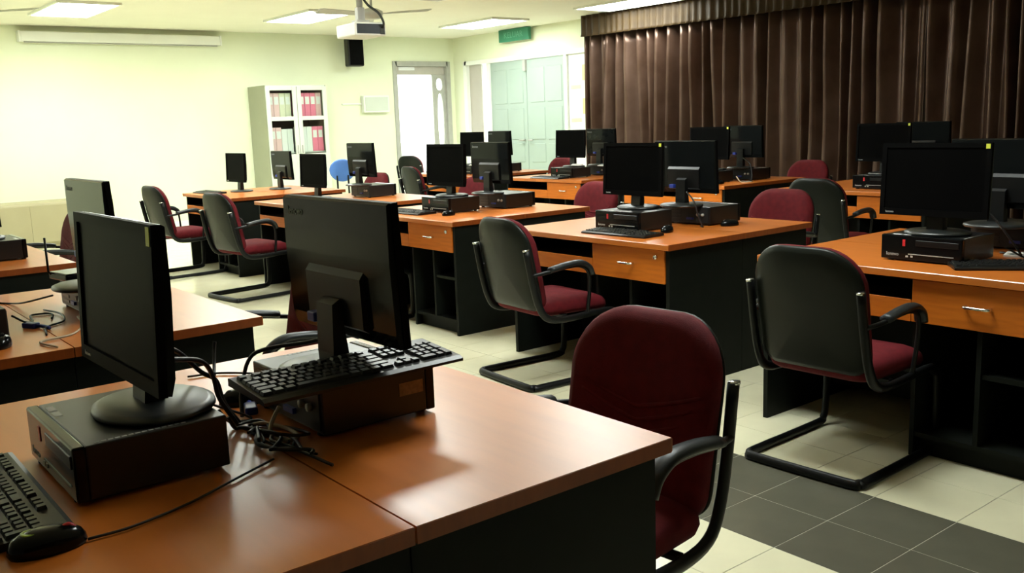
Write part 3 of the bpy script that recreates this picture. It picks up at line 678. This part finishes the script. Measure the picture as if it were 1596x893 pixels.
bp = MB().box(-0.014, 0.014, -0.032, 0.022, 0, 0.018, 0.004).tube([(0, 0.02, 0.009), (0, 0.06, 0.008), (0.02, 0.10, 0.006)], 0.006, sub=3).build('video_plug', 'blue', None, (-1.965, 0.80, DZ)); bp.rotation_euler = (0, 0, R(70)); tag(bp, 'blue video plug lying beside the propped foreground keyboard', 'plug')
cable([(-2.01, 0.835, z), (-2.02, 0.90, z), (-2.10, 0.96, z), (-2.22, 0.96, z), (-2.33, 0.88, z), (-2.36, 0.80, z)], 'thin grey mouse cable arching over the pale end of the foreground desk', 'pad', 0.0028)
cable([(-1.50, 0.33, z), (-1.50, 0.40, z), (-1.53, 0.50, z), (-1.58, 0.60, z), (-1.63, 0.70, z)], 'thin black mouse cable beside the nearest computer', r=0.0025)
cable([(-1.80, 0.93, 0.93), (-1.86, 0.90, 0.91), (-1.93, 0.83, 0.895), (-1.955, 0.80, 0.87), (-1.96, 0.78, 0.80), (-1.93, 0.765, z)], 'black cable from the centre foreground monitor neck to the desk', r=0.0045)
# second pair
cable([(-3.40, 0.60, 0.80), (-3.42, 0.64, 0.77), (-3.50, 0.68, z), (-3.62, 0.70, z), (-3.60, 0.76, z), (-3.50, 0.74, z)], 'black cable behind the computer at the left edge', group='cables on the second near desk')
cable([(-3.22, 0.66, z), (-3.35, 0.69, z), (-3.42, 0.76, z), (-3.55, 0.78, z + .004), (-3.70, 0.76, z)], 'grey cable across the wood of the second near desk', 'pad', group='cables on the second near desk')
cable([(-3.00, 0.64, z), (-3.12, 0.62, z), (-3.16, 0.72, z), (-3.30, 0.79, z), (-3.40, 0.80, z + .01)], 'beige cable curving on the orange top at the far left', 'bcable', group='cables on the second near desk')
cable([(-3.72, 0.80, 0.80), (-3.80, 0.72, 0.775), (-3.95, 0.70, z), (-4.05, 0.62, z), (-3.90, 0.56, z)], 'thin dark cable behind the router on the second near desk', group='cables on the second near desk')
bq = MB().box(-0.014, 0.014, -0.030, 0.025, 0, 0.018, 0.004).tube([(0, 0.02, 0.009), (0, 0.06, 0.008), (0.01, 0.09, 0.006)], 0.006, sub=3).build('video_plug', 'blue', None, (-3.40, 0.655, DZ)); bq.rotation_euler = (0, 0, R(-60)); tag(bq, 'blue video plug at the left edge among cables', 'plug')

# right-hand desks
cable([(-1.86, 3.90, ZP + 0.10), (-1.78, 3.93, ZP + 0.07), (-1.70, 3.93, ZP - 0.02), (-1.66, 3.95, DZ + 0.02), (-1.70, 4.02, z), (-1.78, 4.04, z)], 'black cable hanging behind the rightmost middle-row screen', r=0.0045)
cable([(-1.70, 3.90, 0.80), (-1.62, 3.93, z), (-1.52, 3.92, z), (-1.50, 4.00, z), (-1.60, 4.02, z), (-1.66, 3.98, z + .006)], 'black cable looped beside the rightmost middle-row computer', r=0.004)
cable([(-3.50, 4.05, ZP + 0.09), (-3.44, 4.04, ZP + 0.04), (-3.41, 4.05, 0.80), (-3.40, 4.07, z), (-3.44, 4.10, z)], 'black cable behind the second middle-row monitors', r=0.0045)
cable([(-5.50, 7.15, ZP + 0.10), (-5.40, 7.12, ZP + 0.05), (-5.36, 7.10, 0.80), (-5.34, 7.05, z), (-5.42, 7.02, z)], 'black cable behind the second back-row monitors', r=0.006)
cable([(-5.42, 6.95, 0.80), (-5.35, 6.93, z), (-5.28, 6.96, z), (-5.30, 7.03, z)], 'beige cable beside the second back-row computer', 'bcable', 0.006)

# ------------------------------------------------------------------ things on the walls and ceiling
# projection screen housing on the left wall
ps = thing('projection_screen', 'long white projection screen housing high on the left wall', 'screen', (XW + 0.07, 4.23, 2.66))
MB().box(-0.06, 0.06, -1.32, 1.32, -0.065, 0.065, 0.012).build('housing', 'white', ps)
for s in (-1, 1): MB().box(-0.066, 0.066, s * 1.33 - 0.014, s * 1.33 + 0.014, -0.07, 0.07, 0.006).build('end_cap', 'white', ps)
MB().tube([(0.03, -1.28, -0.074), (0.03, 1.28, -0.074)], 0.011, sub=1).build('bottom_bar', 'grey', ps)
# loudspeaker
sp = thing('wall_speaker', 'black loudspeaker mounted high on the wall below the projector', 'speaker', (XW + 0.24, 7.68, 2.30), R(-8))
MB().box(-0.10, 0.10, -0.13, 0.13, 0.0, 0.44, 0.025).build('cabinet', 'black', sp)
MB().box(0.098, 0.106, -0.115, 0.115, 0.02, 0.42, 0.003).build('grille', 'bezel', sp)
MB().box(-0.19, -0.098, -0.03, 0.03, 0.19, 0.25, 0.004).build('bracket', 'black', sp)
# distribution box with conduit
db = thing('switch_box', 'white switch box with thin conduit on the wall left of the bright door', 'box', (XW, 8.13, 1.58))
MB().box(0, 0.09, -0.24, 0.24, 0.0, 0.27, 0.008).build('case', 'white', db); MB().box(0.089, 0.098, -0.215, 0.215, 0.025, 0.245, 0.003).build('cover', 'cab', db)
MB().box(0.0, 0.022, -0.60, -0.24, 0.13, 0.152, 0.002).build('conduit', 'white', db)
# exit sign
ex = thing('exit_sign', 'green exit sign on the wall above the pale double doors', 'sign', (-11.88, YW - 0.10, 2.605))
MB().box(-0.37, 0.37, -0.03, 0.03, 0.0, 0.19, 0.006).build('case', 'green', ex)
MB().box(-0.03, 0.03, 0.0, 0.10, 0.06, 0.13, 0.003).build('wall_bracket', 'grey', ex)
text_obj(text_mesh('KELUAR', 0.13, 0.001), 'signtext', ex, (0, -0.0315, 0.095), (R(90), 0, 0))
# posters on the notice panel
def poster(x, zc, w_, h_, label, pm):
    t = thing('poster', label, 'poster', (x, YW + 0.024, zc), 0, 'posters beside the double doors')
    MB().box(-w_ / 2, w_ / 2, -0.002, 0.002, -h_ / 2, h_ / 2).build('sheet', 'paper', t)
    MB().box(-w_ / 2 + 0.03, w_ / 2 - 0.12, -0.0032, -0.0022, -h_ / 2 + 0.05, -h_ / 2 + 0.11).build('print_band', pm, t)
    MB().box(w_ / 2 - 0.09, w_ / 2 - 0.02, -0.0032, -0.0022, -0.05, h_ / 2 - 0.04).build('print_column', 'yprint', t)
poster(-10.57, 1.97, 0.38, 0.44, 'white poster with yellow print, upper one beside the double doors', 'pprint')
poster(-10.57, 1.48, 0.38, 0.44, 'white poster with pinkish print, lower one beside the double doors', 'pprint')
poster(-10.57, 1.02, 0.38, 0.40, 'white notice behind the monitors, lowest beside the double doors', 'yprint')

# projector on a ceiling pole
pj = thing('projector', 'white projector hanging from a ceiling pole', 'projector', (-7.64, 4.44, 2.155), R(-4))
MB().box(-0.20, 0.20, -0.15, 0.15, 0.0, 0.115, 0.014).build('case', 'projector', pj)
MB().box(0.198, 0.203, -0.135, 0.135, 0.016, 0.10, 0.002).build('shaded_connector_panel', 'pad', pj)  # connectors, enlarged in dark grey to paint the shade on this face
MB().box(0.198, 0.206, 0.09, 0.135, 0.012, 0.09, 0.002).build('vent', 'dark', pj)
MB().tube([(-0.195, -0.05, 0.06), (-0.225, -0.05, 0.06)], 0.04, n=16, sub=1).build('lens', 'gloss', pj)
MB().box(-0.06, 0.06, -0.06, 0.06, 0.115, 0.15, 0.006).box(-0.03, 0.03, -0.035, 0.035, 0.15, 0.26, 0.004).build('mount', 'grey', pj)
MB().tube([(0, 0, 0.25), (0, 0, 0.643)], 0.028, n=12, sub=1).build('pole', 'grey', pj)
MB().tube([(0.20, 0.11, 0.07), (0.235, 0.11, 0.11), (0.18, 0.09, 0.20), (0.08, 0.04, 0.28), (0.035, 0.0, 0.40), (0.036, 0.0, 0.64)], 0.011, n=8, sub=6).build('cable', 'dark', pj)
MB().lathe([(0.07, 0.625), (0.07, 0.643)], 16).build('ceiling_plate', 'grey', pj)

# ceiling fans
def fan(x, y, z, rot, label):
    t = thing('ceiling_fan', label, 'fan', (x, y, z), rot, 'ceiling fans')
    MB().lathe([(0.02, -0.05), (0.09, -0.045), (0.12, -0.01), (0.12, 0.03), (0.06, 0.06), (0.02, 0.065)], 20).build('motor', 'fan', t)
    MB().tube([(0, 0, 0.06), (0, 0, HC - z - 0.001)], 0.014, sub=1).build('rod', 'fan', t)
    MB().lathe([(0.025, HC - z - 0.07), (0.06, HC - z - 0.02), (0.06, HC - z - 0.001)], 16).build('canopy', 'fan', t)
    for k in range(3):
        a = 2 * PI * k / 3
        P = [(0.10, -0.02, 0.0), (0.20, -0.055, -0.012), (0.62, -0.075, -0.018), (0.66, -0.05, -0.012), (0.66, 0.045, 0.014), (0.62, 0.065, 0.018), (0.20, 0.045, 0.012), (0.10, 0.02, 0.0)]
        V = [(p[0], p[1], p[2] + d) for d in (0, 0.006) for p in P]; n = len(P)
        b = MB().add(V, [list(range(n))[::-1], [n + i for i in range(n)]] + [[i, (i + 1) % n, n + (i + 1) % n, n + i] for i in range(n)]).build('blade', 'fan', t)
        b.rotation_euler = (0, 0, a)
fan(-8.88, 5.30, 2.52, R(35), 'grey three-blade ceiling fan behind the projector')
fan(-10.9, 1.95, 2.62, R(44), 'ceiling fan with one blade tip at the top left corner')

# steel cabinet with glazed doors
CX, CY0, CY1, CZ = XW + 0.01, 5.96, 6.95, 2.0
cb = thing('filing_cabinet', 'pale grey steel cabinet with two glazed doors full of binders', 'cabinet', (CX, (CY0 + CY1) / 2, 0))
hw = (CY1 - CY0) / 2; DP = 0.60
MB().box(0, DP - 0.02, -hw, -hw + 0.02, 0, CZ).build('side_panel', 'cabshade', cb)
MB().box(0, DP - 0.02, hw - 0.02, hw, 0, CZ).build('side_panel', 'cabshade', cb)
MB().box(0, DP - 0.02, -hw + .02, hw - .02, CZ - 0.02, CZ).build('top', 'cab', cb); MB().box(0, DP - 0.02, -hw + .02, hw - .02, 0.0, 0.06).build('plinth', 'cab', cb)
MB().box(0, 0.015, -hw + .02, hw - .02, 0.06, CZ - .02).build('back', 'dark', cb)
SH = (0.50, 1.00, 1.50)
for zz in SH: MB().box(0.016, DP - 0.05, -hw + .021, hw - .021, zz, zz + 0.018).build('shelf', 'cab', cb)
for s in (-1, 1):
    y0, y1 = (-hw + 0.004, -0.004) if s < 0 else (0.004, hw - 0.004)
    q = 0.066
    d = MB().box(DP - 0.018, DP, y0, y0 + q, 0.07, CZ - .02, 0.003).box(DP - 0.018, DP, y1 - q, y1, 0.07, CZ - .02, 0.003).box(DP - 0.018, DP, y0 + q, y1 - q, CZ - 0.075, CZ - .02, 0.003).box(DP - 0.018, DP, y0 + q, y1 - q, 0.07, 0.99, 0.003)
    d.box(DP - 0.018, DP, y0 + q, y1 - q, 1.485, 1.545, 0.003)
    d = d.build('door', 'cab', cb)
    MB().box(DP - 0.012, DP - 0.008, y0 + q, y1 - q, 0.99, CZ - .075).build('pane', 'glass', d)
    MB().box(DP, DP + 0.02, (y1 - 0.04) if s < 0 else (y0 + 0.025), (y1 - 0.025) if s < 0 else (y0 + 0.04), 1.0, 1.12, 0.003).build('handle', 'grey', d)
def binder(y, zz, h_, w_, mname, label):
    t = thing('file_binder', label, 'binder', (CX + 0.39, (CY0 + CY1) / 2 + y, zz + 0.019), 0, 'binders in the glazed cabinet')
    MB().box(-0.13, 0.13, -w_ / 2, w_ / 2, 0, h_, 0.004).build('cover', mname, t)
    MB().box(0.1302, 0.132, -w_ / 2 + 0.012, w_ / 2 - 0.012, h_ * 0.55, h_ * 0.85).build('spine_label', 'paper', t)
sets = {(-1, 1.50): ['palepink', 'palepink', 'cream', 'cream'], (1, 1.50): ['pink', 'pink', 'pink', 'palepink'], (-1, 1.00): ['palepink', 'palepink', 'paper', 'paper'], (1, 1.00): ['paper', 'paper', 'pink', 'pink']}
names = {'palepink': 'pale pink', 'cream': 'cream', 'pink': 'bright pink', 'paper': 'white'}
for (s, zz), ms in sets.items():
    cnt = {}
    for k, mm in enumerate(ms):
        cnt[mm] = cnt.get(mm, 0) + 1
        same = ms.count(mm); pos = '' if same == 1 else (('left ', 'middle ', 'right ')[cnt[mm] - 1] if same == 3 else ('left ', 'right ')[cnt[mm] - 1])
        binder((-0.25 if s < 0 else 0.25) + (k - 1.5) * 0.092, zz, 0.37 if not (s < 0 and zz < 1.4 and k > 1) else 0.345, 0.088, mm,
               '%s%s binder on the %s shelf behind the %s cabinet door' % (pos, names[mm], 'top' if zz > 1.4 else 'middle', 'left' if s < 0 else 'right'))

# low cream cupboard against the left wall
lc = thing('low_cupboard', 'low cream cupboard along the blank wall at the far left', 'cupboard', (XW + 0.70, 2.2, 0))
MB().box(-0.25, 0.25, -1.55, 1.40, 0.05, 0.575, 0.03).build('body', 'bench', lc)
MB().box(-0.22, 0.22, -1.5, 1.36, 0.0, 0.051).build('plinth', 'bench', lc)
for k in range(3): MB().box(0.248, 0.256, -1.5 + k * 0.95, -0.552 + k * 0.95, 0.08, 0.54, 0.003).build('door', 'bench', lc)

# blue chair in the far left corner
bc = thing('plastic_chair', 'blue chair with a round back behind the fourth middle-row desk', 'chair', (-11.10, 6.05, 0), R(60))
ol = [(0.165 * math.cos(a), 0.815 + 0.145 * math.sin(a)) for a in [2 * PI * k / 28 for k in range(28)]]
MB().pillow(ol, [(0.3, -0.012), (0.9, -0.012), (1.0, 0.0), (0.9, 0.012), (0.3, 0.016)], lambda a, b, o: (a, -0.22 + o + 0.5 * a * a - (b - .8) * .15, b)).build('backrest', 'bluechair', bc)
MB().pillow(rrect(-0.21, 0.21, -0.2, 0.2, 0.08), [(0.3, 0.0), (0.95, 0.0), (1.0, 0.012), (0.95, 0.024), (0.3, 0.018)], lambda a, b, o: (a, b, 0.44 + o)).build('seat', 'bluechair', bc)
MB().tube([(-0.07, -0.215, 0.75), (-0.07, -0.21, 0.55), (-0.07, -0.12, 0.445)], 0.012, sub=4).tube([(0.07, -0.215, 0.75), (0.07, -0.21, 0.55), (0.07, -0.12, 0.445)], 0.012, sub=4).build('back_support', 'tube', bc)
for sx in (-1, 1):
    for sy in (-1, 1): MB().tube([(sx * 0.16, sy * 0.15, 0.442), (sx * 0.20, sy * 0.19, 0.0)], 0.011, sub=1).build('leg', 'chrome', bc)
